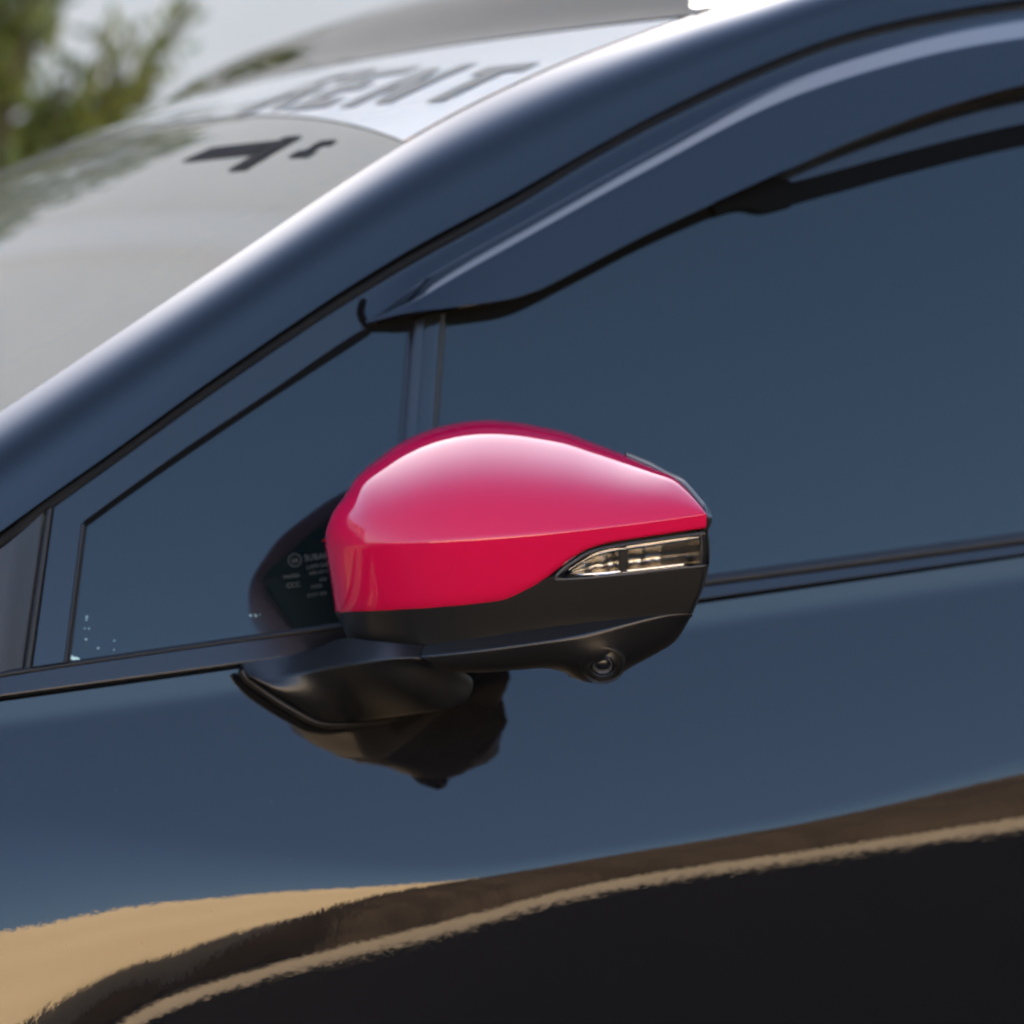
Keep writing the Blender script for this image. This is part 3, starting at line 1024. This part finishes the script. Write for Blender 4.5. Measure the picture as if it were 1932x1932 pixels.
for i in range(nx):
    for j in range(nz):
        bm.faces.new((hv[i, j], hv[i + 1, j], hv[i + 1, j + 1], hv[i, j + 1]))
me = bpy.data.meshes.new('hedge'); bm.to_mesh(me); bm.free()
link('hedge', me, M['bank'], None, category='hedge', label='tall dry brown hedge across the lane, mirrored in the lower door')

# ---- shrub behind the bonnet
def beyond(px, py, d):
    v = ray(px, py)
    return EYE + v * (d / v.dot(FW))
tc_ = beyond(-330, 150, 8.0)
tree = empty('garden_tree', (tc_.x, tc_.y, 0), category='tree', label='olive green leafy tree with upright sprigs, blurred at upper left beyond the windscreen')
bm = bmesh.new()
def limb(bm, a, b, r0, r1, seg=7, n=5, wob=.03):
    rings = []
    d = (b - a)
    ax = d.normalized()
    s1 = ax.orthogonal().normalized(); s2 = ax.cross(s1)
    for i in range(n + 1):
        t = i / n
        c = a.lerp(b, t) + Vector((random.uniform(-wob, wob), random.uniform(-wob, wob), 0)) * math.sin(math.pi * t)
        r_ = r0 + (r1 - r0) * t
        rings.append([bm.verts.new(c + (s1 * math.cos(2 * math.pi * k / seg) + s2 * math.sin(2 * math.pi * k / seg)) * r_) for k in range(seg)])
    for i in range(n):
        for k in range(seg):
            bm.faces.new((rings[i][k], rings[i][(k + 1) % seg], rings[i + 1][(k + 1) % seg], rings[i + 1][k]))
limb(bm, Vector((0, 0, 0)), Vector((.05, 0, 1.5)), .07, .045, 9)
sprigs = []
right = _r0
for k in range(60):
    a = random.uniform(0, 6.283)
    z0 = random.uniform(.4, 2.2)
    ln = random.uniform(.35, .75) * (1 - .25 * max(0, z0 - 1.4))
    a0 = Vector((.03, 0, z0 * .65))
    b0 = Vector((math.cos(a) * ln, math.sin(a) * ln, z0 + random.uniform(.2, .5)))
    limb(bm, a0, b0, .016, .004, 5, 4)
    sprigs.append((a0.lerp(b0, .35), b0))
# sprigs that the photo shows standing out to the right of the crown
def loc(px, py, d=8.0):
    return beyond(px, py, d) - Vector((tc_.x, tc_.y, 0))
for pts in (((-60, 330), (150, 190), (195, 95)), ((-40, 400), (250, 170), (262, 110)), ((60, 330), (268, 165), (350, 20)), ((-60, 200), (60, 60), (110, -60)), ((-100, 380), (60, 260), (130, 160)),
            ((-150, 200), (-10, 60), (30, -100)), ((-120, 330), (20, 180), (50, 60)), ((-200, 420), (10, 330), (90, 240)), ((-160, 300), (-20, 200), (20, 120))):
    a0, b0, c0 = [loc(*p) for p in pts]
    limb(bm, a0, b0, .009, .006, 5, 4, .005)
    limb(bm, b0, c0, .006, .003, 5, 4, .005)
    sprigs += [(a0, b0), (b0, c0), (a0.lerp(b0, .4), b0)]
me = bpy.data.meshes.new('trunk'); bm.to_mesh(me); bm.free()
link('trunk', me, M['bark'], tree)
bm = bmesh.new()
def leaf(bm, p, d, ln, wd):
    s = d.orthogonal().normalized()
    s.rotate(Matrix.Rotation(random.uniform(0, 6.28), 3, d))
    n = d.cross(s)
    a = bm.verts.new(p); c = bm.verts.new(p + d * ln)
    b1 = bm.verts.new(p + d * ln * .5 + s * wd + n * wd * .3); b2 = bm.verts.new(p + d * ln * .5 - s * wd + n * wd * .3)
    bm.faces.new((a, b1, c)); bm.faces.new((a, c, b2))
for a0, b0 in sprigs:
    d0 = (b0 - a0).normalized()
    n = int(90 * (b0 - a0).length / .4)
    for k in range(n):
        t = random.random() ** .8
        p = a0.lerp(b0, t) + Vector((random.gauss(0, .016), random.gauss(0, .016), random.gauss(0, .016)))
        d = (d0 + Vector((random.gauss(0, .5), random.gauss(0, .5), random.gauss(.1, .5)))).normalized()
        leaf(bm, p, d, random.uniform(.03, .06), random.uniform(.006, .012))
for k in range(9000):
    a = random.uniform(0, 6.283); zz = random.uniform(.5, 2.6)
    rad = .55 * math.sqrt(random.random()) * (1 - .5 * abs(zz - 1.3) / 1.4)
    p = Vector((math.cos(a) * rad, math.sin(a) * rad, zz))
    if math.sin(p.x * 9 + 1) * math.sin(p.y * 8) * math.sin(p.z * 7 + 2) > .18:
        continue
    d = Vector((random.gauss(0, .6), random.gauss(0, .6), random.gauss(.5, .5))).normalized()
    leaf(bm, p, d, random.uniform(.04, .08), random.uniform(.008, .016))
me = bpy.data.meshes.new('crown'); bm.to_mesh(me); bm.free()
link('crown', me, M['leaf'], tree)
